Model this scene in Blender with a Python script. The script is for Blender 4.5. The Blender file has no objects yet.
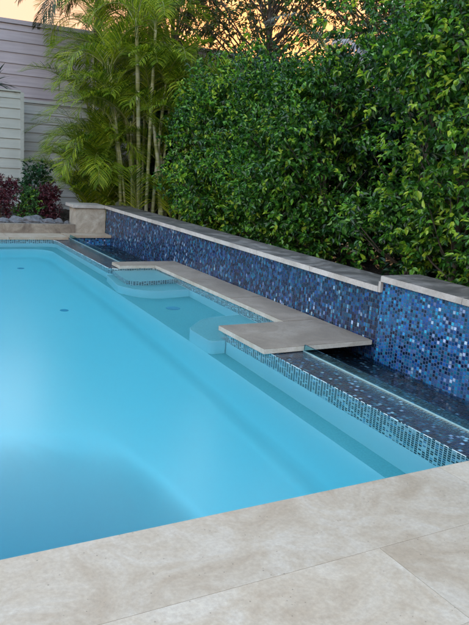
import bpy, bmesh, math, random
import numpy as np
from mathutils import Vector, Matrix
R_ = math.radians
random.seed(7); rng = np.random.default_rng(7)
sc = bpy.context.scene
COL = sc.collection

# ------------------------------------------------------------------ helpers
def tag(o, label=None, cat=None, group=None, kind=None):
    if label: o['label'] = label
    if cat: o['category'] = cat
    if group: o['group'] = group
    if kind: o['kind'] = kind
    return o
def thing(name, label, cat, loc=(0, 0, 0), group=None):
    o = bpy.data.objects.new(name, None); COL.objects.link(o); o.location = loc
    o.empty_display_size = .1
    return tag(o, label, cat, group)
def link(name, me, mats, parent=None, loc=None):
    """me holds world coordinates; stored relative to the parent (or to loc)."""
    o = bpy.data.objects.new(name, me); COL.objects.link(o)
    p = Vector((0, 0, 0))
    if parent is not None:
        q = parent
        while q is not None: p += Vector(q.location); q = q.parent
        o.parent = parent
    elif loc is not None:
        p = Vector(loc); o.location = loc
    if p.length > 0: me.transform(Matrix.Translation(-p))
    for m in (mats if isinstance(mats, (list, tuple)) else [mats]): me.materials.append(m)
    return o
def bm_obj(name, bm, mats, parent=None, loc=None, smooth=False, bevel=0):
    if bevel:
        es = [e for e in bm.edges if len(e.link_faces) == 2 and e.calc_face_angle(0) > .6]
        bmesh.ops.bevel(bm, geom=es, offset=bevel, segments=2, affect='EDGES', clamp_overlap=True)
    bmesh.ops.recalc_face_normals(bm, faces=bm.faces)
    me = bpy.data.meshes.new(name); bm.to_mesh(me); bm.free()
    if smooth: me.polygons.foreach_set('use_smooth', [True] * len(me.polygons))
    return link(name, me, mats, parent, loc)
def box(bm, x0, x1, y0, y1, z0, z1):
    v = [bm.verts.new((x, y, z)) for x in (x0, x1) for y in (y0, y1) for z in (z0, z1)]
    for f in ((0, 1, 3, 2), (4, 6, 7, 5), (0, 4, 5, 1), (2, 3, 7, 6), (0, 2, 6, 4), (1, 5, 7, 3)):
        bm.faces.new([v[i] for i in f])
def boxo(name, ext, mats, parent=None, bevel=0, loc=None):
    bm = bmesh.new(); box(bm, *ext)
    return bm_obj(name, bm, mats, parent, loc, bevel=bevel)
def prism(bm, pts, z0, z1):
    a = [bm.verts.new((x, y, z0)) for x, y in pts]; b = [bm.verts.new((x, y, z1)) for x, y in pts]
    n = len(pts)
    bm.faces.new(a); bm.faces.new(b)
    for i in range(n): bm.faces.new((a[i], a[(i+1) % n], b[(i+1) % n], b[i]))
def np_mesh(name, verts, faces, mat_idx=None, smooth=False):
    """verts (n,3); faces: (m,k) int array, all the same k"""
    me = bpy.data.meshes.new(name)
    m, k = faces.shape
    me.vertices.add(len(verts)); me.vertices.foreach_set('co', verts.astype(np.float32).ravel())
    me.loops.add(m*k); me.loops.foreach_set('vertex_index', faces.astype(np.int32).ravel())
    me.polygons.add(m)
    me.polygons.foreach_set('loop_start', np.arange(0, m*k, k, dtype=np.int32))
    if mat_idx is not None: me.polygons.foreach_set('material_index', mat_idx.astype(np.int32))
    me.polygons.foreach_set('use_smooth', np.full(m, smooth))
    me.update(calc_edges=True); me.validate()
    return me
def tube_arrays(pts, radii, n=7):
    pts = [Vector(p) for p in pts]; V = []; F = []
    up = Vector((.3, .5, .8)).normalized()
    for i, p in enumerate(pts):
        t = (pts[min(i+1, len(pts)-1)] - pts[max(i-1, 0)]).normalized()
        a = t.cross(up)
        if a.length < .05: a = t.cross(Vector((1, 0, 0)))
        a.normalize(); b = t.cross(a)
        for k in range(n):
            an = 2*math.pi*k/n
            V.append(p + (a*math.cos(an) + b*math.sin(an))*radii[i])
    for i in range(len(pts)-1):
        for k in range(n):
            F.append((i*n+k, i*n+(k+1) % n, (i+1)*n+(k+1) % n, (i+1)*n+k))
    return np.array([tuple(v) for v in V]), np.array(F)
class Geo:
    def __init__(s): s.V = []; s.F = []; s.M = []; s.n = 0
    def add(s, V, F, m=0):
        s.V.append(V); s.F.append(F + s.n); s.M.append(np.full(len(F), m)); s.n += len(V)
    def tube(s, pts, r, n=7, m=0): V, F = tube_arrays(pts, r, n); s.add(V, F, m)
    def build(s, name, mats, parent=None, loc=None, smooth=False):
        me = np_mesh(name, np.concatenate(s.V), np.concatenate(s.F), np.concatenate(s.M), smooth)
        return link(name, me, mats, parent, loc)

# ------------------------------------------------------------------ materials
def newmat(name):
    m = bpy.data.materials.new(name); m.use_nodes = True
    nt = m.node_tree; nt.nodes.clear()
    out = nt.nodes.new('ShaderNodeOutputMaterial')
    return m, nt, out
class N:
    def __init__(s, nt): s.nt = nt
    def __call__(s, t, **kw):
        n = s.nt.nodes.new(t)
        for k, v in kw.items(): setattr(n, k, v)
        return n
    def l(s, a, b): s.nt.links.new(a, b)
    def math(s, op, a, b=None, c=None, clamp=False):
        n = s.nt.nodes.new('ShaderNodeMath'); n.operation = op; n.use_clamp = clamp
        for i, v in enumerate((a, b, c)):
            if v is None: continue
            if hasattr(v, 'is_linked') or hasattr(v, 'links'): s.l(v, n.inputs[i])
            else: n.inputs[i].default_value = v
        return n.outputs[0]
    def ramp(s, fac, stops, interp='LINEAR'):
        n = s.nt.nodes.new('ShaderNodeValToRGB'); n.color_ramp.interpolation = interp
        e = n.color_ramp.elements
        while len(e) < len(stops): e.new(.5)
        for i, (p, c) in enumerate(stops): e[i].position = p; e[i].color = (*c, 1)
        s.l(fac, n.inputs[0]); return n.outputs[0]
    def mix(s, f, a, b, blend='MIX'):
        n = s.nt.nodes.new('ShaderNodeMix'); n.data_type = 'RGBA'; n.blend_type = blend
        for sock, v in ((n.inputs[0], f), (n.inputs[6], a), (n.inputs[7], b)):
            if hasattr(v, 'links'): s.l(v, sock)
            elif isinstance(v, tuple): sock.default_value = (*v, 1)
            else: sock.default_value = v
        return n.outputs[2]
    def noise(s, co, scale, detail=4, rough=.55, dist=0):
        n = s.nt.nodes.new('ShaderNodeTexNoise'); n.inputs['Scale'].default_value = scale
        n.inputs['Detail'].default_value = detail; n.inputs['Roughness'].default_value = rough
        n.inputs['Distortion'].default_value = dist
        if co is not None: s.l(co, n.inputs['Vector'])
        return n.outputs[0]
    def bump(s, h, strength, dist, normal=None):
        n = s.nt.nodes.new('ShaderNodeBump'); n.inputs['Strength'].default_value = strength
        n.inputs['Distance'].default_value = dist; s.l(h, n.inputs['Height'])
        if normal is not None: s.l(normal, n.inputs['Normal'])
        return n.outputs[0]
def principled(nn, out, color, rough=.5, normal=None, spec=.5, metal=0):
    p = nn('ShaderNodeBsdfPrincipled')
    for k, v in (('Base Color', color), ('Roughness', rough)):
        if hasattr(v, 'links'): nn.l(v, p.inputs[k])
        elif isinstance(v, tuple): p.inputs[k].default_value = (*v, 1)
        else: p.inputs[k].default_value = v
    p.inputs['Specular IOR Level'].default_value = spec
    if hasattr(metal, 'links'): nn.l(metal, p.inputs['Metallic'])
    else: p.inputs['Metallic'].default_value = metal
    if normal is not None: nn.l(normal, p.inputs['Normal'])
    if out is not None: nn.l(p.outputs[0], out.inputs[0])
    return p
def simple(name, c, rough=.6, var=.15, scale=8, bump=.0, spec=.5, metal=0):
    m, nt, out = newmat(name); nn = N(nt)
    co = nn('ShaderNodeTexCoord').outputs['Object']
    f = nn.noise(co, scale, 5)
    col = nn.ramp(f, [(.3, tuple(x*(1-var) for x in c)), (.7, tuple(min(1, x*(1+var)) for x in c))])
    nrm = nn.bump(f, 1, bump) if bump else None
    principled(nn, out, col, rough, nrm, spec, metal); return m

def mosaic(name, ramp, grout, size=.026, gw=.10, rough=.18, tilt=.10, stagger=True, tall=1.0, gbias=.0, metal=0):
    m, nt, out = newmat(name); nn = N(nt)
    tc = nn('ShaderNodeTexCoord').outputs['Object']; ge = nn('ShaderNodeNewGeometry').outputs['Normal']
    sx = nn('ShaderNodeSeparateXYZ'); nn.l(tc, sx.inputs[0])
    sn = nn('ShaderNodeSeparateXYZ'); nn.l(ge, sn.inputs[0])
    ax = nn.math('GREATER_THAN', nn.math('ABSOLUTE', sn.outputs[0]), .7)
    az = nn.math('GREATER_THAN', nn.math('ABSOLUTE', sn.outputs[2]), .7)
    def sel(f, a, b):  # f? a : b
        return nn.math('ADD', nn.math('MULTIPLY', f, a), nn.math('MULTIPLY', nn.math('SUBTRACT', 1, f), b))
    u = sel(ax, sx.outputs[1], sx.outputs[0]); v = sel(az, sx.outputs[1], sx.outputs[2])
    # where the face looks up, keep x as u
    us = nn.math('DIVIDE', nn.math('ADD', u, 20.003), size)
    vs = nn.math('DIVIDE', nn.math('ADD', v, 20.004), size*tall)
    cu = nn.math('FLOOR', us)
    fu = nn.math('FRACT', us)
    wn0 = nn('ShaderNodeTexWhiteNoise', noise_dimensions='1D'); nn.l(cu, wn0.inputs['W'])
    if stagger: vs = nn.math('ADD', vs, nn.math('MULTIPLY', nn.math('FLOOR', nn.math('MULTIPLY', wn0.outputs[0], 3.0)), .333))
    cv = nn.math('FLOOR', vs); fv = nn.math('FRACT', vs)
    # some neighbouring tiles of a column come as one taller tile
    cb = nn('ShaderNodeCombineXYZ'); nn.l(cu, cb.inputs[0]); nn.l(cv, cb.inputs[1])
    wn = nn('ShaderNodeTexWhiteNoise', noise_dimensions='2D'); nn.l(cb.outputs[0], wn.inputs[0])
    # patches where the pale tiles gather
    cl = nn.noise(tc, 1.6, 2)
    r = nn.math('ADD', wn.outputs[0], nn.math('MULTIPLY', nn.math('SUBTRACT', cl, .5), gbias))
    colr = nn.ramp(r, ramp, 'CONSTANT')
    hs = nn('ShaderNodeHueSaturation'); nn.l(colr, hs.inputs['Color'])
    sc3 = nn('ShaderNodeSeparateColor'); nn.l(wn.outputs[1], sc3.inputs[0])
    nn.l(nn.math('ADD', nn.math('MULTIPLY', sc3.outputs[1], .06), .452), hs.inputs['Hue'])
    nn.l(nn.math('ADD', nn.math('MULTIPLY', sc3.outputs[2], .5), .75), hs.inputs['Value'])
    du = nn.math('MINIMUM', fu, nn.math('SUBTRACT', 1, fu)); dv = nn.math('MINIMUM', fv, nn.math('SUBTRACT', 1, fv))
    d = nn.math('MINIMUM', du, nn.math('MULTIPLY', dv, tall))
    g = nn.math('GREATER_THAN', d, gw)
    col = nn.mix(g, grout, hs.outputs[0])
    h = nn.math('MULTIPLY', nn.math('MINIMUM', d, gw*1.6), 1/(gw*1.6))
    # each tile leans a touch its own way
    vm = nn('ShaderNodeVectorMath', operation='SUBTRACT'); nn.l(wn.outputs[1], vm.inputs[0]); vm.inputs[1].default_value = (.5, .5, .5)
    vs2 = nn('ShaderNodeVectorMath', operation='SCALE'); nn.l(vm.outputs[0], vs2.inputs[0]); vs2.inputs['Scale'].default_value = tilt
    va = nn('ShaderNodeVectorMath', operation='ADD'); nn.l(ge, va.inputs[0]); nn.l(vs2.outputs[0], va.inputs[1])
    vn = nn('ShaderNodeVectorMath', operation='NORMALIZE'); nn.l(va.outputs[0], vn.inputs[0])
    nrm = nn.bump(h, .5, .0015, vn.outputs[0])
    ro = nn.math('ADD', nn.math('MULTIPLY', g, rough-.7), .7)
    principled(nn, out, col, ro, nrm, .9, nn.math('MULTIPLY', g, metal) if metal else 0)
    return m

def stone(name, base, dark, light, rough=.55, tile=None, streak=(1, 1, 1), seed=0):
    m, nt, out = newmat(name); nn = N(nt)
    tc = nn('ShaderNodeTexCoord').outputs['Object']
    mp = nn('ShaderNodeMapping'); nn.l(tc, mp.inputs[0]); mp.inputs['Scale'].default_value = streak
    mp.inputs['Location'].default_value = (seed*3.1, seed*1.7, 0)
    oi = nn('ShaderNodeObjectInfo').outputs['Random']
    cb = nn('ShaderNodeCombineXYZ')
    for i in range(3): nn.l(nn.math('MULTIPLY', oi, 17.0+i*9), cb.inputs[i])
    va = nn('ShaderNodeVectorMath', operation='ADD'); nn.l(mp.outputs[0], va.inputs[0]); nn.l(cb.outputs[0], va.inputs[1])
    co = va.outputs[0]
    big = nn.noise(co, 2.9, 10, .68, .9); fine = nn.noise(co, 55, 8, .75); mid = nn.noise(co, 9, 6, .65, .6)
    c1 = nn.ramp(big, [(.36, dark), (.50, base), (.62, light)])
    c2 = nn.mix(nn.ramp(mid, [(.52, (0, 0, 0)), (.66, (.45, .45, .45))]), c1, dark)
    c3 = nn.mix(.26, c2, nn.ramp(fine, [(.3, (.25, .22, .19)), (.7, (.9, .88, .84))]), 'OVERLAY')
    vor = nn('ShaderNodeTexVoronoi'); vor.inputs['Scale'].default_value = 34; nn.l(co, vor.inputs['Vector'])
    pit = nn.math('MULTIPLY', nn.math('LESS_THAN', vor.outputs['Distance'], .11), nn.math('GREATER_THAN', mid, .53))
    c4 = nn.mix(nn.math('MULTIPLY', pit, .6), c3, tuple(x*.35 for x in dark))
    hh = nn.math('SUBTRACT', nn.math('MULTIPLY', fine, .3), pit)
    br = nn.math('ADD', .92, nn.math('MULTIPLY', oi, .16))
    hs = nn('ShaderNodeHueSaturation'); nn.l(c4, hs.inputs['Color']); nn.l(br, hs.inputs['Value'])
    principled(nn, out, hs.outputs[0], nn.math('ADD', rough-.12, nn.math('MULTIPLY', big, .25)), nn.bump(hh, .35, .002), .4)
    return m

def leafmat(name, stops, rough=.42, trans=.25, spec=.5):
    m, nt, out = newmat(name); nn = N(nt)
    g = nn('ShaderNodeNewGeometry')
    col = nn.ramp(g.outputs['Random Per Island'], stops)
    p = principled(nn, None, col, rough, None, spec)
    t = nn('ShaderNodeBsdfTranslucent'); c2 = nn.mix(.5, col, (.9, 1., .2), 'MULTIPLY'); nn.l(c2, t.inputs[0])
    mx = nn('ShaderNodeMixShader'); mx.inputs[0].default_value = trans
    nn.l(p.outputs[0], mx.inputs[1]); nn.l(t.outputs[0], mx.inputs[2]); nn.l(mx.outputs[0], out.inputs[0])
    return m
def barkmat(name, a, b, sz=3, spec=.3, rough=.7, zs=1.0):
    m, nt, out = newmat(name); nn = N(nt)
    tc = nn('ShaderNodeTexCoord').outputs['Object']
    mp = nn('ShaderNodeMapping'); nn.l(tc, mp.inputs[0]); mp.inputs['Scale'].default_value = (10, 10, sz)
    f = nn.noise(mp.outputs[0], 3, 5)
    principled(nn, out, nn.ramp(f, [(.35, a), (.65, b)]), rough, nn.bump(f, .6, .01), spec)
    return m
def canemat(name):
    m, nt, out = newmat(name); nn = N(nt)
    tc = nn('ShaderNodeTexCoord').outputs['Object']
    sx = nn('ShaderNodeSeparateXYZ'); nn.l(tc, sx.inputs[0])
    r = nn.math('FRACT', nn.math('MULTIPLY', sx.outputs[2], 6.5))
    ring = nn.math('LESS_THAN', r, .12)
    f = nn.noise(tc, 5, 4)
    c = nn.ramp(f, [(.35, (.13, .16, .04)), (.5, (.27, .28, .10)), (.68, (.42, .41, .28))])
    c = nn.mix(nn.math('MULTIPLY', ring, .75), c, (.42, .40, .30))
    principled(nn, out, c, .42, None, .5); return m

PAL = [(0, (.003, .014, .05)), (.16, (.006, .040, .13)), (.30, (.008, .08, .27)), (.52, (.012, .13, .40)),
       (.80, (.025, .24, .60)), (.88, (.05, .12, .32)), (.95, (.20, .28, .54)), (.98, (.42, .52, .76))]
M = {}
M['tile_far'] = mosaic('mosaic_navy', [(0, (.004, .011, .05)), (.26, (.007, .025, .11)), (.5, (.010, .05, .20)), (.68, (.015, .11, .32)),
       (.80, (.04, .10, .26)), (.92, (.13, .22, .42)), (.978, (.34, .46, .66))], (.008, .012, .035), size=.03, tall=1.35, tilt=.22, gbias=.5, metal=.35)
M['tile_near'] = mosaic('mosaic_blue', PAL, (.02, .06, .16), size=.031, tilt=.22, gbias=.4, metal=.35)
M['tile_dam'] = mosaic('mosaic_wet_navy', [(0, (.003, .007, .02)), (.35, (.003, .012, .032)), (.62, (.004, .028, .06)),
       (.82, (.012, .06, .11)), (.92, (.06, .13, .20)), (.97, (.16, .26, .36))], (.004, .008, .018), size=.03, tilt=.05, rough=.12, gbias=.35)
M['tile_band'] = mosaic('mosaic_band', [(0, (.006, .012, .02)), (.26, (.01, .03, .05)), (.40, (.03, .10, .20)), (.52, (.008, .014, .02)),
       (.62, (.10, .28, .48)), (.72, (.55, .70, .76)), (.93, (.01, .02, .03))], (.78, .86, .86), size=.034, gw=.13, tilt=.10, tall=1.0, stagger=True)
M['lime'] = stone('honed_limestone', (.345, .275, .205), (.29, .218, .152), (.385, .322, .258))
M['paver'] = stone('grey_limestone', (.20, .158, .122), (.16, .125, .095), (.235, .193, .155), seed=2)
M['paver_edge'] = stone('sawn_limestone_edge', (.38, .35, .30), (.30, .27, .22), (.45, .42, .38), seed=4)
M['cap'] = stone('weathered_capstone', (.10, .088, .08), (.055, .049, .047), (.2, .18, .168), seed=5)
M['cap_edge'] = stone('capstone_edge', (.42, .385, .355), (.33, .30, .27), (.49, .455, .43), seed=6)
M['render'] = stone('stained_render', (.34, .295, .24), (.24, .2, .155), (.42, .38, .32), rough=.8, seed=7)
M['curb'] = stone('stained_curb', (.22, .18, .14), (.13, .10, .08), (.30, .26, .21), rough=.8, seed=8)
M['grout'] = simple('joint_mortar', (.42, .36, .29), .85, .1, 20)
M['soil'] = simple('garden_soil', (.035, .026, .020), .95, .5, 14, .02)
M['mulch'] = simple('bark_mulch', (.045, .032, .024), .95, .6, 40, .03)
M['rock'] = simple('grey_rock', (.13, .13, .14), .85, .4, 9, .03)
def gel(name='gelcoat', k=1.0):
    m, nt, out = newmat(name); nn = N(nt)
    tc = nn('ShaderNodeTexCoord').outputs['Object']
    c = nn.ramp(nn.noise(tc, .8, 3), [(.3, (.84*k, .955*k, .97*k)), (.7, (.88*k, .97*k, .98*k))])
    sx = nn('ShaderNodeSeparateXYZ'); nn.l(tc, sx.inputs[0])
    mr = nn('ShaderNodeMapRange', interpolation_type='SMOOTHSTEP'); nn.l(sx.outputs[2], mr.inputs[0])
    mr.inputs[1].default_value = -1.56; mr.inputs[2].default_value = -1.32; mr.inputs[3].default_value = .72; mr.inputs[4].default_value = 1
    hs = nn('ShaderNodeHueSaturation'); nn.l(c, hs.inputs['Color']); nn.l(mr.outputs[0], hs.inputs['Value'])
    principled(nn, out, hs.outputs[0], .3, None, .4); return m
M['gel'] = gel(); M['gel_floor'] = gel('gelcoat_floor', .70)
M['tread'] = simple('nonslip_tread', (.20, .46, .48), .8, .08, 60)
M['fitting'] = simple('pool_fitting', (.12, .34, .46), .5, .1)
def clad(name, c, var=.12):
    m, nt, out = newmat(name); nn = N(nt)
    tc = nn('ShaderNodeTexCoord').outputs['Object']
    mp = nn('ShaderNodeMapping'); nn.l(tc, mp.inputs[0]); mp.inputs['Scale'].default_value = (.6, 6, 12)
    f = nn.noise(mp.outputs[0], 2.2, 6); g = nn.noise(tc, 1.1, 4)
    a = nn.ramp(f, [(.3, tuple(x*(1-var) for x in c)), (.7, tuple(x*(1+var) for x in c))])
    a = nn.mix(nn.ramp(g, [(.45, (0, 0, 0)), (.75, (.4, .4, .4))]), a, tuple(x*.6 for x in c))
    principled(nn, out, a, .65, nn.bump(f, .3, .003), .3); return m
M['clad_lilac'] = clad('lilac_grey_paint', (.39, .345, .37))
M['clad_grey'] = clad('aged_grey_paint', (.52, .52, .51))
M['clad_pale'] = clad('pale_sage_paint', (.40, .415, .385), .06)
def glassm():
    m, nt, out = newmat('tinted_glass'); nn = N(nt)
    b = nn('ShaderNodeBsdfGlass'); b.inputs['Color'].default_value = (.60, .90, .96, 1); b.inputs['IOR'].default_value = 1.5
    b.inputs['Roughness'].default_value = .02
    nn.l(b.outputs[0], out.inputs[0]); return m
M['glass'] = glassm()
M['metal'] = simple('brushed_trim', (.45, .68, .70), .3, .05, 30, metal=.6)
def waterm(name, absorb, dens, bump, scale, rgh=.22):
    m, nt, out = newmat(name); nn = N(nt)
    tc = nn('ShaderNodeTexCoord').outputs['Object']
    f = nn.noise(tc, scale, 2, .4)
    nb = nn.bump(f, .25, bump)
    a = nn('ShaderNodeBsdfRefraction'); a.inputs['IOR'].default_value = 1.333; a.inputs['Roughness'].default_value = 0
    g = nn('ShaderNodeBsdfAnisotropic'); g.inputs['Roughness'].default_value = rgh
    fr = nn('ShaderNodeFresnel'); fr.inputs[0].default_value = 1.333
    for q in (a, g, fr): nn.l(nb, q.inputs['Normal'])
    b = nn('ShaderNodeMixShader'); nn.l(nn.math('MULTIPLY', fr.outputs[0], .5), b.inputs[0]); nn.l(a.outputs[0], b.inputs[1]); nn.l(g.outputs[0], b.inputs[2])
    nn.l(b.outputs[0], out.inputs[0])
    if dens:
        v = nn('ShaderNodeVolumeAbsorption'); v.inputs['Color'].default_value = (*absorb, 1); v.inputs['Density'].default_value = dens
        nn.l(v.outputs[0], out.inputs['Volume'])
    return m
M['water'] = waterm('pool_water', (.17, .905, .968), .50, .012, 1.6)
M['water2'] = waterm('trough_water', (.3, .8, .9), .3, .006, 5, .08)
M['leaf'] = leafmat('hedge_leaf', [(0, (.007, .032, .006)), (.35, (.018, .082, .011)), (.7, (.05, .17, .016)), (1, (.13, .32, .025))], .34, .22)
M['leaf_new'] = leafmat('hedge_shoot', [(0, (.12, .30, .018)), (.5, (.26, .42, .03)), (1, (.46, .56, .06))], .38, .35)
M['leaf_deep'] = leafmat('glossy_dark_leaf', [(0, (.008, .03, .012)), (.6, (.015, .06, .022)), (1, (.03, .11, .04))], .3, .15)
M['leaf_tree'] = leafmat('tree_leaf', [(0, (.02, .035, .012)), (.5, (.05, .065, .018)), (1, (.12, .10, .025))], .5, .25)
M['palm_lush'] = leafmat('cane_palm_leaflet', [(0, (.03, .08, .006)), (.4, (.13, .22, .012)), (.8, (.34, .40, .02)), (1, (.54, .54, .06))], .6, .4, .25)
M['palm_dark'] = leafmat('dark_palm_leaflet', [(0, (.02, .03, .012)), (.6, (.04, .055, .02)), (1, (.10, .07, .04))], .5, .25)
M['palm_dry'] = leafmat('dry_leaflet', [(0, (.25, .22, .24)), (1, (.45, .40, .38))], .6, .2)
M['red_leaf'] = leafmat('red_leaf', [(0, (.030, .005, .012)), (.6, (.075, .010, .022)), (1, (.14, .025, .03))], .45, .2)
M['green_leaf'] = leafmat('soft_green_leaf', [(0, (.02, .07, .015)), (.6, (.05, .14, .025)), (1, (.10, .22, .04))], .45, .25)
M['cane'] = canemat('palm_cane')
M['bark'] = barkmat('grey_bark', (.05, .04, .03), (.12, .10, .08))
M['rachis'] = simple('frond_rib', (.16, .18, .04), .5, .2)
M['rachis_dark'] = simple('dark_frond_rib', (.06, .045, .025), .6, .2)
M['yucca'] = leafmat('yucca_leaf', [(0, (.015, .05, .03)), (1, (.04, .10, .05))], .4, .1)

# ------------------------------------------------------------------ camera
Rm = np.array([[0.8750401, -0.0479717, 0.48166746], [-0.47925845, -0.22553339, 0.84820165], [0.06794242, -0.97305365, -0.2203416]])
right, up, back = Rm[:, 0], -Rm[:, 1], -Rm[:, 2]
cam_d = bpy.data.cameras.new('camera'); cam = bpy.data.objects.new('camera', cam_d); COL.objects.link(cam)
mw = Matrix(((right[0], up[0], back[0], 0), (right[1], up[1], back[1], 0), (right[2], up[2], back[2], 1.6), (0, 0, 0, 1)))
cam.matrix_world = Matrix.Translation((0, 0, 1.6)) @ mw.to_3x3().normalized().to_4x4()
cam_d.sensor_fit = 'VERTICAL'; cam_d.sensor_height = 24; cam_d.lens = 692/625*24
cam_d.clip_start = .05; cam_d.clip_end = 2000
sc.camera = cam

# ------------------------------------------------------------------ world, sun
SUN_AZ, SUN_EL = 31.0, 5.0      # azimuth from +Y towards +X
w = bpy.data.worlds.new('World'); sc.world = w; w.use_nodes = True
nt = w.node_tree; nt.nodes.clear(); nn = N(nt)
sky = nn('ShaderNodeTexSky', sky_type='NISHITA'); sky.sun_disc = False
sky.sun_elevation = R_(SUN_EL); sky.sun_rotation = R_(SUN_AZ)
sky.air_density = 1.0; sky.dust_density = 1.5; sky.ozone_density = 1.6
bg = nn('ShaderNodeBackground'); bg.inputs[1].default_value = .12
# thin evening haze: the low sky never gets brighter than a peach glow
gz = nn('ShaderNodeTexCoord').outputs['Generated']
sz = nn('ShaderNodeSeparateXYZ'); nn.l(gz, sz.inputs[0])
el = nn('ShaderNodeMapRange', interpolation_type='SMOOTHSTEP'); nn.l(sz.outputs[2], el.inputs[0])
el.inputs[1].default_value = .18; el.inputs[2].default_value = .55
sp = nn('ShaderNodeSeparateColor'); nn.l(sky.outputs[0], sp.inputs[0]); cbn = nn('ShaderNodeCombineColor')
sv = Vector((math.sin(R_(31))*math.cos(R_(8)), math.cos(R_(31))*math.cos(R_(8)), math.sin(R_(8))))
dt = nn('ShaderNodeVectorMath', operation='DOT_PRODUCT'); nn.l(gz, dt.inputs[0]); dt.inputs[1].default_value = sv
glow = nn.math('POWER', nn.math('MAXIMUM', dt.outputs['Value'], 0.0), 45.0)
for i, (klo, khi, kg) in enumerate(((.62, 4.2, .50), (.40, 4.2, .06), (.28, 4.2, -.12))):
    k = nn.math('ADD', nn.math('ADD', klo, nn.math('MULTIPLY', glow, kg)), nn.math('MULTIPLY', el.outputs[0], khi-klo))
    e = nn.math('EXPONENT', nn.math('MULTIPLY', nn.math('DIVIDE', sp.outputs[i], k), -1.0))
    nn.l(nn.math('MULTIPLY', k, nn.math('SUBTRACT', 1.0, e)), cbn.inputs[i])
cl = nn.noise(gz, 1.8, 4, .55, .4)
cm = nn('ShaderNodeMapRange'); nn.l(cl, cm.inputs[0]); cm.inputs[1].default_value = .45; cm.inputs[2].default_value = .7; cm.inputs[4].default_value = .5
haz = nn.mix(nn.math('MULTIPLY', cm.outputs[0], nn.math('MULTIPLY', el.outputs[0], .7)), cbn.outputs[0], (1.5, 1.4, 1.45))
bz = nn.math('ADD', sz.outputs[2], nn.math('MULTIPLY', nn.math('SUBTRACT', cl, .5), .16))
b1 = nn('ShaderNodeMapRange', interpolation_type='SMOOTHSTEP'); nn.l(bz, b1.inputs[0]); b1.inputs[1].default_value = .27; b1.inputs[2].default_value = .34
b2 = nn('ShaderNodeMapRange', interpolation_type='SMOOTHSTEP'); nn.l(bz, b2.inputs[0]); b2.inputs[1].default_value = .40; b2.inputs[2].default_value = .47
b2.inputs[3].default_value = 1; b2.inputs[4].default_value = 0
bank = nn.math('MULTIPLY', nn.math('MULTIPLY', b1.outputs[0], b2.outputs[0]), .8)
haz = nn.mix(bank, haz, (3.0, 2.85, 2.8))
nn.l(haz, bg.inputs[0])
wo = nn('ShaderNodeOutputWorld'); nn.l(bg.outputs[0], wo.inputs[0])
sd = bpy.data.lights.new('sun', 'SUN'); sd.energy = .35; sd.angle = R_(.6); sd.color = (1, .62, .32)
so = bpy.data.objects.new('sun', sd); COL.objects.link(so)
dv = Vector((math.sin(R_(SUN_AZ))*math.cos(R_(SUN_EL)), math.cos(R_(SUN_AZ))*math.cos(R_(SUN_EL)), math.sin(R_(SUN_EL))))
so.rotation_euler = dv.to_track_quat('Z', 'Y').to_euler(); so.location = (0, 0, 8)
sc.view_settings.view_transform = 'Standard'; sc.view_settings.look = 'None'
sc.view_settings.exposure = 4.22; sc.view_settings.gamma = 1; sc.view_settings.use_curve_mapping = False

# ------------------------------------------------------------------ pool outline
WX, ZW = 4.14, -.004
def fillet(poly, n=8):
    """poly: (x, y, r)"""
    out = []
    m = len(poly)
    for i in range(m):
        p = Vector(poly[i][:2]); a = Vector(poly[i-1][:2]); b = Vector(poly[(i+1) % m][:2]); r = poly[i][2]
        if r <= 0: out.append((p.x, p.y)); continue
        da = (a-p).normalized(); db = (b-p).normalized(); ang = da.angle(db)
        t = r/math.tan(ang/2); s = p+da*t; e = p+db*t
        c = p+(da+db).normalized()*(r/math.sin(ang/2))
        a0 = math.atan2(s.y-c.y, s.x-c.x); a1 = math.atan2(e.y-c.y, e.x-c.x)
        d = (a1-a0+math.pi) % (2*math.pi)-math.pi
        for k in range(n+1): out.append((c.x+r*math.cos(a0+d*k/n), c.y+r*math.sin(a0+d*k/n)))
    return out
PX, NX, NY0, NY1 = 3.06, 3.72, 5.62, 8.86
outline = fillet([(-.9, 2.5, .15), (PX, 2.5, .05), (PX, NY0, .14), (NX, NY0, .12), (NX, NY1, .12), (PX, NY1, .14), (PX, 11.75, .14), (-.9, 11.75, .15)])
inner = fillet([(-.74, 2.68, .35), (2.90, 2.68, .35), (2.90, 11.52, .35), (-.74, 11.52, .35)], 10)
ZL = -.75
# subdivide long edges
def subdiv(pts, L=.2):
    out = []
    for i, p in enumerate(pts):
        q = pts[(i+1) % len(pts)]; d = math.dist(p, q); k = max(1, int(d/L))
        for j in range(k): out.append((p[0]+(q[0]-p[0])*j/k, p[1]+(q[1]-p[1])*j/k))
    return out
pool = thing('swimming_pool', 'pale aqua fibreglass swimming pool with mosaic waterline and a bench along its side', 'swimming pool', (1.1, 7, 0))
def skirt(bm, pts, z0, z1):
    a = [bm.verts.new((x, y, z0)) for x, y in pts]; b = [bm.verts.new((x, y, z1)) for x, y in pts]
    n = len(pts)
    for i in range(n): bm.faces.new((a[i], a[(i+1) % n], b[(i+1) % n], b[i]))
    return a, b
ZB = -.38
bm = bmesh.new(); skirt(bm, outline, 0, ZB); bm_obj('waterline_tile_band', bm, M['tile_band'], pool)
bm = bmesh.new(); skirt(bm, outline, ZB, ZL)
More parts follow.
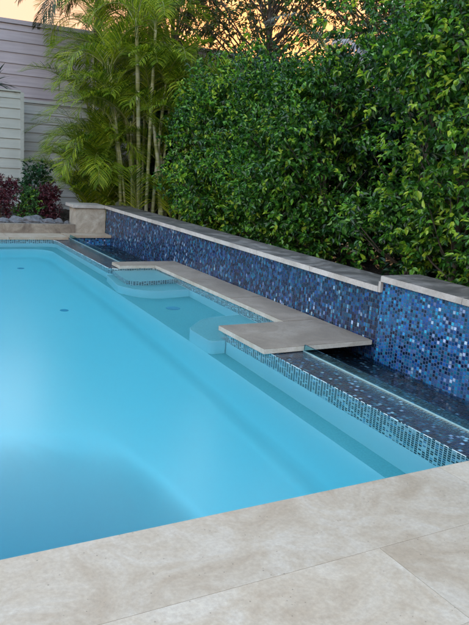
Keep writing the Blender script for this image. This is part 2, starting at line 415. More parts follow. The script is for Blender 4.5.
# lower basin
inn = subdiv(inner, .2)
cx, cy = 1.08, 7.1
def inset(p, d):
    x, y = p
    hx, hy = 1.82, 4.42
    return (cx+(x-cx)*(hx-d)/hx, cy+(y-cy)*(hy-d)/hy)
def sm(t): t = max(0, min(1, t)); return t*t*(3-2*t)
levels = [(ZL, 0), (ZL-.03, .008), (-.95, .02), (-1.2, .04), (-1.40, .06), (-1.48, .085), (-1.535, .13), (-1.55, .20), (-1.55, .34)]
rings = []
for z, d in levels: rings.append([bm.verts.new((*inset(p, d), z)) for p in inn])
for d in np.linspace(.46, 1.82, 30):
    rg = []
    for p in inn:
        q = inset(p, d)
        z = -1.55 - 1.7*sm((5.12+.12*math.sin(3*q[0])-q[1])/.9)*sm((1.86+.1*math.sin(2.2*q[1])-q[0])/.55)*sm((q[1]-2.6)/.6)
        rg.append(bm.verts.new((*q, z)))
    rings.append(rg)
for a, b in zip(rings, rings[1:]):
    n = len(a)
    for i in range(n): bm.faces.new((a[i], a[(i+1) % n], b[(i+1) % n], b[i]))
bmesh.ops.remove_doubles(bm, verts=rings[-1], dist=1e-3)
for f in bm.faces:
    if f.calc_center_median().z < -9: f.material_index = 1
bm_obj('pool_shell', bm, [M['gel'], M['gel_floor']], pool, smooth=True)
# ledge with the basin as its hole, nook floor included
bm = bmesh.new()
def loop(pts, z):
    v = [bm.verts.new((x, y, z)) for x, y in pts]
    return [bm.edges.new((v[i], v[(i+1) % len(v)])) for i in range(len(v))]
es = loop(outline, ZL+.001)+loop(inner, ZL+.001)
bmesh.ops.triangle_fill(bm, edges=es, use_beauty=True)
bm_obj('bench_ledge', bm, M['tread'], pool)
# steps of the nook: bright body with a non-slip tread let into its top
def step(pts, z0, z1, riser_mat, name='step'):
    pts = fillet(pts, 18)
    bm = bmesh.new(); prism(bm, pts, z0, z1)
    s = bm_obj(name, bm, riser_mat, pool, bevel=.008)
    c = Vector((sum(p[0] for p in pts)/len(pts), sum(p[1] for p in pts)/len(pts)))
    bm = bmesh.new(); q = [tuple(c+(Vector(p)-c)*.985) for p in pts]
    prism(bm, q, z1+.0005, z1+.004); bm_obj('tread', bm, M['tread'], s)
    return s
step([(3.00, NY1-.02, .05), (2.90, 8.10, .30), (3.14, 7.66, .42), (NX-.003, 7.74, 0), (NX-.003, NY1-.005, 0)], ZL+.003, -.35, M['gel'])
step([(3.09, NY1-.01, 0), (3.02, 8.02, .16), (NX-.004, 8.14, 0), (NX-.004, NY1-.006, 0)], -.348, -.10, M['tile_band'])
step([(PX-.16, NY0-.1, .06), (PX-.16, 6.00, .16), (3.22, 6.34, .36), (NX-.003, 6.40, 0), (NX-.003, NY0+.005, 0), (PX, NY0+.005, 0), (PX, NY0-.1, 0)], ZL+.003, -.35, M['gel'])
step([(PX+.06, NY0+.006, 0), (PX+.1, 5.80, .1), (3.4, 5.86, .2), (NX-.004, 5.80, 0), (NX-.004, NY0+.006, 0)], -.348, -.12, M['tile_band'])
def disc(name, c, r, mat, parent, axis='z', t=.012):
    bm = bmesh.new()
    for rr, h in ((r, t), (r*.72, t*1.8)):
        bmesh.ops.create_cone(bm, cap_ends=True, segments=32, radius1=rr, radius2=rr*.9, depth=h,
                              matrix=Matrix.Translation(c) @ (Matrix.Rotation(R_(90), 4, 'X') if axis == 'y' else Matrix.Identity(4)))
    return bm_obj(name, bm, mat, parent)
disc('floor_drain', (2.27, 8.22, -1.545), .055, M['fitting'], pool)
disc('floor_drain', (2.27, 10.7, -1.545), .055, M['fitting'], pool)
disc('floor_drain', (3.27, 7.22, ZL+.01), .085, M['fitting'], pool)
# water body: its rim lies inside the walls
grow = []
no = len(outline)
for i, p in enumerate(outline):
    a = Vector(outline[i-1]); b = Vector(outline[(i+1) % no]); t = (b-a).normalized(); nrm = Vector((t.y, -t.x))
    grow.append((p[0]+nrm.x*.012, p[1]+nrm.y*.012))
bm = bmesh.new(); prism(bm, grow, -3.4, ZW)
wo_ = bm_obj('pool_water', bm, M['water'], None); tag(wo_, kind='structure')

# ------------------------------------------------------------------ infinity edge (dam), trough, glass
dam = thing('spillway_ledge', 'long low ledge of wet navy mosaic between the pool and the narrow trough', 'ledge', (3.22, 7, 0))
off = []
for i_, p in enumerate(outline):
    a = Vector(outline[i_-1]); b = Vector(outline[(i_+1) % no]); t = (b-a).normalized()
    if p[0] > PX-.16 and 2.6 < p[1] < 11.8: off.append((p[0]+t.y*.003, p[1]-t.x*.003))
poly = [(PX+.003, 2.42)]+off+[(PX-.141, 12.0), (3.40, 12.0), (3.40, NY1+.1), (3.9, NY1+.1), (3.9, NY0-.1), (3.40, NY0-.1), (3.40, 2.42)]
bm = bmesh.new(); prism(bm, poly, -.5, -.001); bm_obj('tiled_ledge', bm, M['tile_dam'], dam)
TO = [(3.38, 2.4), (WX+.05, 2.4), (WX+.05, 12.0), (3.38, 12.0), (3.38, NY1+.098), (3.88, NY1+.098), (3.88, NY0-.098), (3.38, NY0-.098)]
bm = bmesh.new(); prism(bm, TO, -.6, -.235)
tr = tag(bm_obj('trough_floor', bm, M['tile_dam'], None, loc=(3.8, 7, -.24)), 'dark mosaic floor of the narrow water trough at the foot of the blue wall', 'trough')
TO = [(3.395, 2.41), (WX+.01, 2.41), (WX+.01, 12.03), (3.395, 12.03), (3.395, NY1+.09), (3.89, NY1+.09), (3.89, NY0-.09), (3.395, NY0-.09)]
bm = bmesh.new(); prism(bm, TO, -.25, -.13)
tw = tag(bm_obj('trough_water', bm, M['water2']), kind='structure')
def pane(y0, y1, label):
    g = thing('glass_lip', label, 'glass panel', (3.385, (y0+y1)/2, 0), 'glass lips along the ledge')
    boxo('glass_pane', (3.378, 3.390, y0, y1, .004, .06), M['glass'], g, bevel=.0015)
    boxo('edge_trim', (3.369, 3.3765, y0, y1, .0, .010), M['metal'], g)
pane(2.46, 4.695, 'near glass lip standing on the wet ledge between paving slab and pool deck')
pane(9.148, 11.96, 'far glass lip standing on the ledge beyond the paving slabs')

# ------------------------------------------------------------------ nook paving
def slab(ext, label, group='grey paving slabs around the pool nook', name='paving_slab', mat=None, edge=None):
    x0, x1, y0, y1, z0, z1 = ext
    t = thing(name, label, 'paving slab', ((x0+x1)/2, (y0+y1)/2, z0), group)
    boxo('slab_body', (x0, x1, y0, y1, z0, z1-.004), edge or M['paver_edge'], t, bevel=.003)
    boxo('slab_face', (x0+.004, x1-.004, y0+.004, y1-.004, z1-.006, z1), mat or M['paver'], t, bevel=.002)
    return t
J = .004
slab((2.975, WX-.01, 4.70, 5.52, .006, .05), 'widest grey slab whose pool corner juts out over the water, next to the glass lip')
slab((NX-.03, WX-.012, 5.52+J, 6.62, .006, .05), 'grey paving slab beside the pool nook, touching the widest jutting slab')
slab((NX-.03, WX-.012, 6.62+J, 7.72, .006, .05), 'middle grey paving slab of the strip between nook and blue wall')
slab((NX-.03, WX-.012, 7.72+J, 8.82, .006, .05), 'grey paving slab of the strip just before the far end of the nook')
slab((3.18, WX-.012, 8.82+J, 9.14, .006, .05), 'grey paving slab across the far end of the nook above the step')

# ------------------------------------------------------------------ feature wall
wall = thing('feature_wall', 'long low garden wall clad in shimmering blue mosaic with stone capping', 'wall', (WX+.2, 8, -.4))
YS = 4.66  # step in the wall
boxo('tiled_face', (WX, WX+.38, YS+.002, 12.30, -.6, .50), M['tile_far'], wall)
w2 = boxo('tiled_face', (WX-.002, WX+.38, -1.5, YS, -.6, .60), M['tile_near'], wall)
tag(w2, 'brighter blue and higher section of the wall')
def cap(x0, x1, y0, y1, z, th=.055):
    a = boxo('capstone', (x0, x1, y0, y1, z, z+th-.004), M['cap_edge'], wall, bevel=.004)
    boxo('capstone_top', (x0+.006, x1-.004, y0+.004, y1-.004, z+th-.012, z+th), M['cap'], a, bevel=.003)
y = YS+.02; n = 0
ls = [1.02]*7
while y < 12.2:
    y1 = min(y+1.07, 12.36)
    cap(WX-.035, WX+.42, y, y1-.005, .502); y = y1
y = YS-.005
while y > -1.4:
    cap(WX-.035, WX+.42, y-.95, y-.004, .602); y -= .95
boxo('step_infill', (WX-.03, WX+.40, YS-.012, YS+.018, .503, .60), M['cap_edge'], wall)
# rendered return pier
pier = thing('rendered_pier', 'short beige rendered pier with stone cap at the far end of the blue wall', 'pier', (3.85, 12.5, 0))
boxo('pier_body', (3.58, WX-.004, 12.32, 12.72, -.1, .50), M['render'], pier, bevel=.004)
a = boxo('pier_cap', (3.52, WX-.04, 12.27, 12.78, .503, .557), M['cap_edge'], pier, bevel=.004)

# far low slab over the trough end, coping, curb
t = thing('trough_end_block', 'low block with blue mosaic front and stone top closing the far end of the trough', 'block', (3.8, 12.15, 0))
boxo('tiled_front', (3.402, WX-.003, 12.002, 12.3, -.5, .004), M['tile_near'], t)
boxo('stone_top', (3.30, WX+.0-.004, 11.965, 12.315, .006, .05), M['lime'], t, bevel=.004)
def row(name, xs, y0, y1, z0, z1, mat, labeler, group, cat):
    for i, (a_, b_) in enumerate(zip(xs, xs[1:])):
        tag(boxo(name, (a_+.003, b_-.003, y0, y1, z0, z1), mat, None, bevel=.004, loc=((a_+b_)/2, (y0+y1)/2, z0)), labeler(i), cat, group)
far_l = ['coping stone on the far edge of the pool at its right corner', 'coping stone on the far pool edge towards the left side']
xs = [3.29, 2.3, 1.3, .3, -.7, -1.4]
for i in range(5):
    tag(boxo('coping_stone', (xs[i+1]+.003, xs[i]-.003, 11.71, 12.298, .004, .045), M['lime'], None, bevel=.004, loc=(xs[i]-.5, 12, 0)),
        far_l[0] if i == 0 else far_l[1], 'coping stone', 'far coping stones' if i == 0 else 'far coping stones towards the left')
tag(boxo('garden_curb', (-6, 3.575, 12.302, 12.42, 0, .20), M['curb'], None, bevel=.008, loc=(0, 12.36, 0)), 'long stained stone curb holding back the garden bed', 'curb')

# near deck: coping course and field pavers
deck = tag(boxo('pool_deck', (-6, WX-.01, -5, 2.4, -.12, .0410), M['grout']), kind='structure')
def near_row(name, xs, y0, y1, labels, group, over=0):
    for i, (a_, b_) in enumerate(zip(xs, xs[1:])):
        tag(boxo(name, (a_+.001, b_-.001, y0+.001, y1-.001, .0 if over else .0412, .0425), M['lime'], None, bevel=.002 if over else .0005,
                 loc=((a_+b_)/2, (y0+y1)/2, .03)), labels.get(i, 'beige limestone paver of the near deck lying outside the view'), 'paver', group if i in labels else 'deck pavers outside the view')
near_row('coping_stone', [-6, -4.1, -1.9, .28, 2.72, 3.42, WX-.006], 1.945, 2.45,
         {3: 'long near coping stone along the water edge, left of the only joint in the coping', 4: 'near coping stone next to the mosaic ledge at the right edge'},
         'near coping stones', 1)
near_row('deck_paver', [-4.6, -2.4, -.30, 1.88, WX-.012], 1.44, 1.945,
         {2: 'near deck paver at the bottom edge, left of the joint', 3: 'near deck paver at the bottom right corner of the photo'}, 'near deck pavers')
y1 = 1.44; k = 0
while y1 > -3:
    k += 1; near_row('deck_paver', [x+(.5 if k % 2 else 0) for x in (-3.6, -2.6, -1.6, -.6, .4, 1.4, 2.4)]+[WX-.012], y1-.505, y1, {}, 'near deck pavers'); y1 -= .505
for k in range(9):
    tag(boxo('coping_stone', (-1.4, -.86, 2.453+k*1.03, 2.453+k*1.03+1.02, .0, .042), M['lime'], None, bevel=.005, loc=(-1.1, 3+k*1.03, 0)),
        'limestone coping on the left side of the pool', 'coping stone', 'left coping stones')

# ground with an opening for the pool; garden bed
bm = bmesh.new()
def quad(x0, x1, y0, y1, z):
    bm.faces.new([bm.verts.new(p) for p in ((x0, y0, z), (x1, y0, z), (x1, y1, z), (x0, y1, z))])
quad(-400, -1.41, -400, 700, -.01); quad(WX+.37, 600, -400, 700, -.01)
quad(-1.41, WX+.37, 12.43, 700, -.01); quad(-1.41, WX+.37, -400, -4.9, -.01)
tag(bm_obj('ground', bm, M['soil']), kind='structure')
def bumpy(name, x0, x1, y0, y1, z, amp, mat, nx=60, ny=30):
    X, Y = np.meshgrid(np.linspace(x0, x1, nx), np.linspace(y0, y1, ny), indexing='ij')
    Z = z+rng.normal(0, amp, X.shape)
    V = np.stack([X, Y, Z], -1).reshape(-1, 3)
    i, j = np.meshgrid(np.arange(nx-1), np.arange(ny-1), indexing='ij'); b = (i*ny+j).ravel()
    F = np.stack([b, b+ny, b+ny+1, b+1], -1)
    return tag(link(name, np_mesh(name, V, F, smooth=True), mat), kind='structure')
bumpy('garden_bed', -4, 9, 12.40, 15.5, .17, .018, M['mulch'], 160, 50)
bumpy('planting_bed', WX+.37, 9, -1, 12.40, .17, .018, M['mulch'], 50, 140)

# ------------------------------------------------------------------ cladding fences
def clad_wall(name, label, cat, x0, x1, y, z0, z1, bh, mat, capt=.06, post=None):
    t = thing(name, label, cat, ((x0+x1)/2, y, z0))
    bm = bmesh.new()
    z = z0
    while z < z1-.01:
        zt = min(z+bh, z1)
        # lapped board: bottom edge stands proud
        v = [bm.verts.new(p) for p in ((x0, y-.028, z), (x1, y-.028, z), (x1, y-.006, zt+.012), (x0, y-.006, zt+.012),
                                       (x0, y, z), (x1, y, z), (x1, y, zt), (x0, y, zt))]
        bm.faces.new(v[0:4]); bm.faces.new((v[0], v[4], v[5], v[1])); bm.faces.new((v[1], v[5], v[6], v[2])); bm.faces.new((v[0], v[3], v[7], v[4]))
        z += bh
    bm_obj('lapped_boards', bm, mat, t)
    boxo('backing', (x0, x1, y+.002, y+.06, z0, z1), mat, t)
    boxo('capping', (x0-.01, x1+.01, y-.05, y+.075, z1+.013, z1+.013+capt), mat, t, bevel=.004)
    if post: boxo('end_post', (x1-.001, x1+.07, y-.045, y+.07, z0, z1+.01), mat, t, bevel=.004)
    return t
clad_wall('weatherboard_wall', 'tall lilac grey weatherboard wall behind the fences, top edge against the sunset', 'wall', -8, 9.5, 16.9, 0, 4.12, .235, M['clad_lilac'], .09)
clad_wall('board_fence', 'mid height grey board fence below the lilac wall, behind the palms', 'fence', 2.2, 9.0, 16.2, 0, 2.42, .20, M['clad_grey'], .06)
clad_wall('screen_panel', 'pale sage board screen at the left edge in front of the other fences', 'fence', -5, 3.28, 15.5, 0, 2.58, .205, M['clad_pale'], .03, post=True)

# ------------------------------------------------------------------ foliage tools
def leaves(centers, dirs, normals, L, W, fold=.25, curl=.15):
    """one folded leaf per row: 6 verts, 2 quads"""
    n = len(centers)
    d = dirs/np.linalg.norm(dirs, axis=1, keepdims=True)
    s = np.cross(d, normals); s /= np.linalg.norm(s, axis=1, keepdims=True)+1e-9
    u = np.cross(s, d)
    L = L[:, None]; W = W[:, None]
    base = centers; tip = centers+d*L-u*L*curl
    l1 = centers+d*L*.32+s*W*.5+u*W*fold; l2 = centers+d*L*.70+s*W*.38+u*W*fold-u*L*curl*.4
    r1 = centers+d*L*.32-s*W*.5+u*W*fold; r2 = centers+d*L*.70-s*W*.38+u*W*fold-u*L*curl*.4
    V = np.stack([base, l1, l2, tip, r2, r1], 1).reshape(-1, 3)
    o = np.arange(n)[:, None]*6
    F = np.concatenate([o+np.array([[0, 1, 2, 3]]), o+np.array([[0, 3, 4, 5]])], 0)
    return V, F
def unit(n):
    v = rng.normal(size=(n, 3)); return v/np.linalg.norm(v, axis=1, keepdims=True)
def crown(parent, blobs, per, L, W, mats, new=.12, name='foliage', spread=1.0, droop=.25):
    """blobs: list of (center, radius). Leaves in small sprays round each blob."""
    C = []; D = []; Nn = []; MI = []; SZ = []
    for c, r in blobs:
        k = max(1, int(per*r*r/.09/9))
        sp = unit(k); rad = r*rng.uniform(.55, 1.08, (k, 1))*spread
        p0 = np.array(c)+sp*rad*np.array([[1, 1, .9]])
        tip = rng.random(k) < new*2.4*rng.random()**1.6
        # nine leaves to a spray, along a short twig pointing outward and a bit up
        tw = sp+rng.normal(0, .45, (k, 3))+np.array([[0, 0, .25]]); tw /= np.linalg.norm(tw, axis=1, keepdims=True)
        for j in range(9):
            q = p0+tw*(j*.16*L*1.6/1.0)*.9
            dd = tw*(.35+.07*j)+unit(k)*.75+np.array([[0, 0, -droop]])
            C.append(q); D.append(dd); Nn.append(np.array([[0, 0, 1.]])+rng.normal(0, .45, (k, 3))+sp*.5)
            MI.append((tip & (rng.random(k) < .25+.09*j)).astype(int)); SZ.append(np.full(k, 1.05-.045*j))
    C = np.concatenate(C); D = np.concatenate(D); Nn = np.concatenate(Nn); MI = np.concatenate(MI); SZ = np.concatenate(SZ)
    n = len(C)
    Ls = L*SZ*rng.uniform(.75, 1.25, n); Ws = W*SZ*rng.uniform(.75, 1.2, n)
    V, F = leaves(C, D, Nn, Ls, Ws)
    mi = np.concatenate([MI, MI])
    me = np_mesh(name, V, F, mi)
    return link(name, me, mats, parent)
def stems(parent, base, blobs, r0, mat, name='trunk', fork=.35, every=1):
    g = Geo(); b = Vector(base)
    zt = max(c[2] for c, r in blobs)
    top = Vector((sum(c[0] for c, r in blobs)/len(blobs), sum(c[1] for c, r in blobs)/len(blobs), b.z+(zt-b.z)*.75))
    k = 8; spine = [b.lerp(top, i/k)+Vector((random.uniform(-1, 1), random.uniform(-1, 1), 0))*r0*1.0*(i > 0) for i in range(k+1)]
    g.tube(spine, [r0*(1-.75*i/k) for i in range(k+1)], 8)
    for c, r in blobs[::every]:
        c = Vector(c); h = max(.12, min(.95, (c.z-b.z)/(top.z-b.z)-.22)); s = spine[0].lerp(spine[-1], h)
        i = min(k-1, int(h*k)); s = spine[i].lerp(spine[i+1], h*k-i)
        mid = s.lerp(c, .5)+Vector((0, 0, -.06))
        rr = r0*.32*(1-.5*h)
        g.tube([s, mid, c], [rr, rr*.7, rr*.3], 5)
    return g.build(name, mat, parent, smooth=True)

# ------------------------------------------------------------------ hedge
HL = [
 (4.0, 3.5, 'hedge shrub at the very right edge of the photo above the high wall section'),
 (4.95, 3.5, 'bright hedge shrub above the step in the wall, right of the dark gap'),
 (5.7, 3.2, 'hedge shrub bordering the right side of the dark gap'),
 (7.45, 2.75, 'hedge shrub bordering the left side of the dark gap'),
 (8.2, 2.75, 'hedge shrub at mid hedge below the pale drooping frond'),
 (9.15, 2.75, 'hedge shrub left of the middle of the hedge, below the sunset gap'),
 (10.1, 2.7, 'hedge shrub with yellow tipped leaves, second from the cane palms'),
 (11.0, 2.6, 'last hedge shrub at the left, touching the cane palms'),
]
for i, (y, H, lab) in enumerate(HL):
    x = 5.35+(-.05, -.12, .06, .16, -.06, .12, -.12, .10)[i]
    t = thing('hedge_shrub', lab, 'shrub', (x, y, .15), 'hedge shrubs behind the blue wall')
    blobs = []
    nb = 84
    for k in range(nb):
        zz = .42+(H-.5)*((k+random.random())/nb)
        taper = min(1, .62+(zz-.3)*.55) * (1 if zz < H-.7 else max(.35, (H-zz)/.7))
        an = random.uniform(0, 2*math.pi); q = math.sqrt(random.random())
        bx = x+math.cos(an)*q*.66*taper; by = y+math.sin(an)*q*(.42 if zz < 1.25 else .54)*taper
        if math.sin(3.1*by+1.3*i)*math.sin(4.3*zz+2*by)+random.uniform(-.35, .35) > (.42 if i != 3 else .6): continue
        if i in (2, 3) and zz < 1.9 and abs(by-6.5) < .52: continue
        blobs.append(((bx, by, zz), random.choice((.13, .18, .24, .30, .34))))
        if random.random() < .45:   # a shoot reaching out of the clipped face
            for q_ in (.5, 1.0): blobs.append(((bx+math.cos(an)*.22*q_, by+math.sin(an)*.2*q_, zz+.16*q_), .10))
    for k in range((34, 34, 34, 24, 9, 6, 10, 16)[i]):   # loose growth above the clipped part
        an = random.uniform(0, 2*math.pi); q = math.sqrt(random.random()); h = random.random()**1.6
        blobs.append(((x+.25+math.cos(an)*q*.6, y+math.sin(an)*q*.62, H-.35+h*1.15), random.uniform(.10, .22)))
    crown(t, blobs, 215, .078, .044, [M['leaf'], M['leaf_new']], new=(.28, .42, .25, .18, .22, .32, .50, .40)[i])
    stems(t, (x, y, .15), blobs, .045, M['bark'], every=3)

# shadowy evergreen row behind the hedge
for i, (x, y, H, lab) in enumerate([(7.2, 6.6, 3.3, 'dark evergreen seen through the gap in the hedge'),
        (7.2, 9.4, 3.1, 'dark evergreen behind the middle of the hedge'), (7.0, 12.0, 3.0, 'dark evergreen between the cane palms and the hedge top'),
        (7.6, 4.6, 3.6, 'dark evergreen rising behind the right end of the hedge'),
        (6.7, 14.6, 2.9, 'dark evergreen in the shade behind the brown cane stems')]):
    t = thing('evergreen_tree', lab, 'tree', (x, y, .1), 'evergreens behind the hedge')
    blobs = [((x+random.uniform(-.7, .7), y+random.uniform(-1.3, 1.3), random.uniform(.4, H)), random.uniform(.3, .5)) for k in range(80)]
    crown(t, blobs, 130, .12, .065, [M['leaf_deep'], M['leaf']], new=.2)
    stems(t, (x, y, .1), blobs, .09, M['bark'], every=2)

# taller trees against the sunset
for i, (x, y, H, rx, lab, per) in enumerate([
        (9.0, 15.0, 8.0, 1.9, 'loose tree silhouetted on the sunset left of the brightest glow', 80),
        (10.5, 12.4, 8.4, 2.0, 'loose tree silhouetted on the sunset right of the brightest glow', 90),
        (10.0, 8.8, 7.2, 1.9, 'tall leafy tree filling the top right corner', 110),
        (7.6, 17.5, 8.2, 1.6, 'fine twiggy tree silhouetted above the cane palms', 70),
        (9.4, 5.9, 6.6, 1.7, 'leafy tree off to the right above the hedge', 110)]):
    t = thing('garden_tree', lab, 'tree', (x, y, 0), 'trees behind the hedge')
    blobs = []
    for k in range(150):
        an = random.uniform(0, 2*math.pi); q = math.sqrt(random.random()); z = random.uniform(2.3, H)
        s = math.sin(math.pi*min(1, max(.15, (z-1.6)/(H-1.4))))
        blobs.append(((x+math.cos(an)*q*rx*s, y+math.sin(an)*q*rx*s, z), random.uniform(.22, .5)))
    crown(t, blobs, per, .11, .045, [M['leaf_tree'], M['leaf']], new=.25, spread=1.15)
    stems(t, (x, y, 0), blobs, .13, M['bark'], every=1)

# ------------------------------------------------------------------ palms
def frond(base, az, elev, length, droop, nl=34, ll=.42, lw=.022, g=None, mleaf=0, mrib=1, vee=.5, twist=0, lean=.15, plumose=.0):
    """pinnate frond: rib curves down along its length; leaflets are thin folded strips"""
    b = Vector(base); K = 14; pts = [b.copy()]; p = b.copy(); e = elev
    for i in range(K):
        e = elev-droop*((i+1)/K)**1.4
        p = p+Vector((math.cos(az)*math.cos(e), math.sin(az)*math.cos(e), math.sin(e)))*(length/K)
        pts.append(p.copy())
    g.tube([tuple(q) for q in pts], [.011*(1-.85*i/K)+.002 for i in range(K+1)], 4, mrib)
    Vs = []; Fs = []
    side0 = Vector((-math.sin(az), math.cos(az), 0))
    for j in range(nl):
        tt = .14+.86*(j+.5)/nl; f = tt*K; i = min(K-1, int(f)); q = pts[i].lerp(pts[i+1], f-i); tan = (pts[i+1]-pts[i]).normalized()
        upv = side0.cross(tan)*-1
        if upv.z < 0: upv = -upv
        l = ll*(math.sin(math.pi*(.12+.80*tt))**.7)*random.uniform(.85, 1.1)
        for s in (-1, 1):
            d = (side0*s*.8+tan*(.55+.5*tt)+upv*vee*random.uniform(.5, 1.1)+Vector((random.gauss(0, .06), random.gauss(0, .06), random.gauss(0, .06+plumose)))).normalized()
            a0 = q; a1 = q+d*l*.4; a2 = a1+(d+Vector((0, 0, -.35-lean))).normalized()*l*.35; a3 = a2+(d+Vector((0, 0, -.9-lean))).normalized()*l*.27
            wv = d.cross(upv).normalized()*lw*.5
            o = len(Vs)
            for a_, ww in ((a0, .4), (a1, 1), (a2, .75), (a3, .08)):
                Vs.append(tuple(a_-wv*ww)); Vs.append(tuple(a_+wv*ww))
            for m_ in range(3): Fs.append((o+2*m_, o+2*m_+1, o+2*m_+3, o+2*m_+2))
    g.add(np.array(Vs), np.array(Fs), mleaf)

def cane_palm(cx_, cy_, label, ncanes, hmin, hmax, nf, length, spread=.35, basal=10, mleaf='palm_lush', azb=None, group='cane palms behind the pier'):
    t = thing('cane_palm', label, 'palm', (cx_, cy_, .15), group)
    for k in range(ncanes):
        an = random.uniform(0, 2*math.pi); q = random.uniform(.2, 1)*spread
        bx, by = cx_+math.cos(an)*q, cy_+math.sin(an)*q
        H = random.uniform(hmin, hmax); ln = random.uniform(.02, .14)
        dx, dy = math.cos(an)*ln*H, math.sin(an)*ln*H
        r = random.uniform(.022, .040)
        pts = [(bx+dx*(s/6)**1.5, by+dy*(s/6)**1.5, .12+H*s/6) for s in range(7)]
        cg = Geo(); cg.tube(pts, [r*1.25]+[r]*4+[r*.9, r*.6], 8)
        c = cg.build('cane', M['cane'], t, smooth=True)
        top = pts[-1]
        for f in range(nf):
            az = random.uniform(0, 2*math.pi); fg = Geo()
            frond((top[0], top[1], top[2]-random.uniform(0, .3)), az, R_(random.uniform(45, 82)), length*random.uniform(.8, 1.1),
                  R_(random.uniform(75, 135)), g=fg, nl=52, ll=.46, lw=.0125, vee=.5, lean=-.15)
            fg.build('frond', [M[mleaf], M['rachis']], c)
    for k in range(basal):
        az = random.uniform(0, 2*math.pi); fg = Geo(); q = random.uniform(0, spread)
        frond((cx_+math.cos(az)*q, cy_+math.sin(az)*q, .2), az, R_(random.uniform(62, 86)), length*random.uniform(.8, 1.25), R_(random.uniform(50, 95)),
              g=fg, nl=54, ll=.48, lw=.0125, vee=.45, lean=-.15)
        fg.build('frond', [M[mleaf], M['rachis']], t)
    return t
cane_palm(5.0, 12.75, 'tallest cane palm clump with pale ringed stems right behind the end of the blue wall', 11, 1.7, 3.8, 6, 1.5, .42, 6)
cane_palm(4.35, 13.55, 'low grassy cane palm clump behind the rendered pier, left of the tall stems', 6, .5, 2.0, 6, 1.3, .3, 15)
cane_palm(5.55, 12.3, 'cane palm clump with brown stems between the tallest clump and the hedge', 8, 1.5, 3.4, 6, 1.4, .35, 7)
cane_palm(4.7, 14.6, 'rear cane palm clump whose fronds arch across the lilac wall', 9, 1.0, 4.1, 8, 1.7, .45, 9)

# dark feather palm whose long fronds hang over the top left
def feather_palm(x, y, z, label, n, azr, length, mat):
    t = thing('feather_palm', label, 'palm', (x, y, 0), 'feather palms against the sunset')
    g = Geo(); g.tube([(x+.1*math.sin(s), y+.05*s, z*s/6) for s in range(7)], [.13, .10, .09, .085, .085, .09, .10], 10)
    g.build('trunk', M['bark'], t, smooth=True)
    for k in range(n):
        az = R_(azr[0]+(azr[1]-azr[0])*(k+random.random())/n); fg = Geo()
        frond((x, y+.3, z), az, R_(random.uniform(5, 60)), length*random.uniform(.85, 1.1), R_(random.uniform(45, 95)), nl=46, ll=.5, lw=.022, g=fg, vee=.15, lean=.3)
        fg.build('frond', [M[mat], M['rachis_dark']], t)
feather_palm(4.9, 14.9, 4.9, 'dark feather palm with long fronds hanging over the top left against the sunset', 22, (90, 400), 2.3, 'palm_dark')
feather_palm(6.4, 15.6, 5.0, 'dark feather palm behind the cane palms at the top of the photo', 18, (60, 400), 2.1, 'palm_dark')
# pale hanging frond above the hedge
t = thing('drooping_palm', 'slender palm with one pale dry frond drooping over the hedge', 'palm', (6.35, 8.9, .1))
g = Geo(); g.tube([(6.35, 8.9, .1), (6.33, 8.88, 1.8), (6.3, 8.85, 3.15)], [.05, .04, .03], 7); g.build('trunk', M['bark'], t, smooth=True)
fg = Geo(); frond((6.3, 8.85, 3.15), R_(-100), R_(25), 1.25, R_(75), nl=30, ll=.3, lw=.02, g=fg, vee=.1); o = fg.build('frond', [M['palm_dry'], M['rachis']], t); o['label'] = 'pale dry frond'
for az in (20, 75, 130, 190, 300):
    fg = Geo(); frond((6.3, 8.85, 3.15), R_(az), R_(50), 1.3, R_(80), nl=30, ll=.34, lw=.02, g=fg, vee=.2); fg.build('frond', [M['palm_dark'], M['rachis']], t)

# ------------------------------------------------------------------ garden bed plants and rocks
def bush(x, y, rx, rz, label, mats, L=.05, W=.03, n=26, new=.2, group=None, z0=.17, per=520, br=(.09, .17)):
    t = thing('garden_shrub', label, 'shrub', (x, y, z0), group)
    blobs = []
    for k in range(n):
        a_ = random.uniform(0, 2*math.pi); q = math.sqrt(random.random()); h = random.random()
        blobs.append(((x+math.cos(a_)*q*rx*(1-.5*h), y+math.sin(a_)*q*rx*.7*(1-.5*h), z0+.1+h*rz), random.uniform(*br)))
    crown(t, blobs, per, L, W, mats, new=new)
    stems(t, (x, y, z0-.05), blobs, .02, M['bark'], every=2, name='stem')
red = [M['red_leaf'], M['red_leaf']]
bush(2.42, 13.1, .42, .62, 'dark red leaved shrub at the left edge of the garden bed', red, group='red shrubs in the garden bed')
bush(3.32, 13.3, .36, .50, 'dark red leaved shrub in front of the low palm, nearest the pier', red, group='red shrubs in the garden bed')
bush(2.92, 13.15, .20, .42, 'fresh green shrub between the two red shrubs', [M['green_leaf'], M['leaf_new']], n=16)
bush(3.28, 14.1, .34, .85, 'upright dark green shrub behind the red shrubs, below the fence', [M['leaf_deep'], M['green_leaf']], .075, .045, n=26, per=360, new=.15)
bush(1.7, 13.3, .4, .6, 'dark red leaved shrub beyond the left edge', red, group='red shrubs in the garden bed')
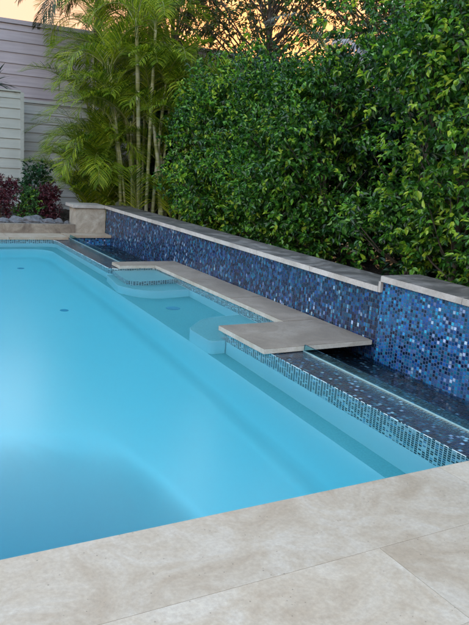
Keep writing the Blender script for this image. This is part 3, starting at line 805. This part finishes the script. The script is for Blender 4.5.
# rocks
def rock(x, y, s, label):
    bm = bmesh.new(); bmesh.ops.create_icosphere(bm, subdivisions=3, radius=1)
    ph = [random.uniform(0, 6) for _ in range(6)]
    for v in bm.verts:
        c = v.co.copy(); f = 1+.16*math.sin(3*c.x+ph[0])*math.cos(4*c.y+ph[1])+.10*math.sin(7*c.z+ph[2]+3*c.x)+.06*math.sin(11*c.y+ph[3])
        v.co = Vector((x+c.x*f*s[0], y+c.y*f*s[1], .19+c.z*f*s[2]))
    tag(bm_obj('garden_rock', bm, M['rock'], None, loc=(x, y, .17)), label, 'rock', 'grey rocks along the garden bed')
rk = [(2.38, 12.66, (.10, .09, .07), 'small grey rock at the left edge of the bed'),
      (2.62, 12.70, (.15, .11, .10), 'rounded grey rock just left of the largest rock'),
      (2.90, 12.68, (.20, .13, .13), 'largest pale grey rock in front of the green shrub'),
      (3.16, 12.64, (.12, .09, .08), 'low grey rock right of the largest rock'),
      (3.36, 12.70, (.10, .08, .07), 'small grey rock second from the pier'),
      (3.50, 12.62, (.05, .05, .04), 'tiny grey rock tucked against the pier')]
for a_ in rk: rock(*a_)
# yucca above the screen
t = thing('yucca_plant', 'dark spiky yucca showing above the pale screen at the left edge', 'plant', (2.78, 15.85, 0))
g = Geo(); g.tube([(2.78, 15.85, 0), (2.80, 15.86, 1.3), (2.78, 15.85, 2.75)], [.09, .08, .07], 8); g.build('stem', M['bark'], t, smooth=True)
V = []; F = []
for k in range(60):
    a_ = random.uniform(0, 2*math.pi); e = R_(random.uniform(-25, 80)); L = random.uniform(.45, .65)
    d = Vector((math.cos(a_)*math.cos(e), math.sin(a_)*math.cos(e), math.sin(e))); s = d.cross(Vector((0, 0, 1))).normalized()*.035
    b = Vector((2.78, 15.85, 2.75)); o = len(V)
    for q, wd in ((0, .6), (.35, 1), (.7, .7), (1, .05)):
        p = b+d*L*q-Vector((0, 0, .12*q*q)); V += [tuple(p-s*wd), tuple(p+s*wd)]
    for m_ in range(3): F.append((o+2*m_, o+2*m_+1, o+2*m_+3, o+2*m_+2))
g = Geo(); g.add(np.array(V), np.array(F)); g.build('leaf_rosette', M['yucca'], t)

sc.render.engine = 'CYCLES'
sc.cycles.use_denoising = True
sc.cycles.max_bounces = 16; sc.cycles.transmission_bounces = 8; sc.cycles.transparent_max_bounces = 8
sc.cycles.diffuse_bounces = 12; sc.cycles.glossy_bounces = 4
sc.cycles.sample_clamp_indirect = 6
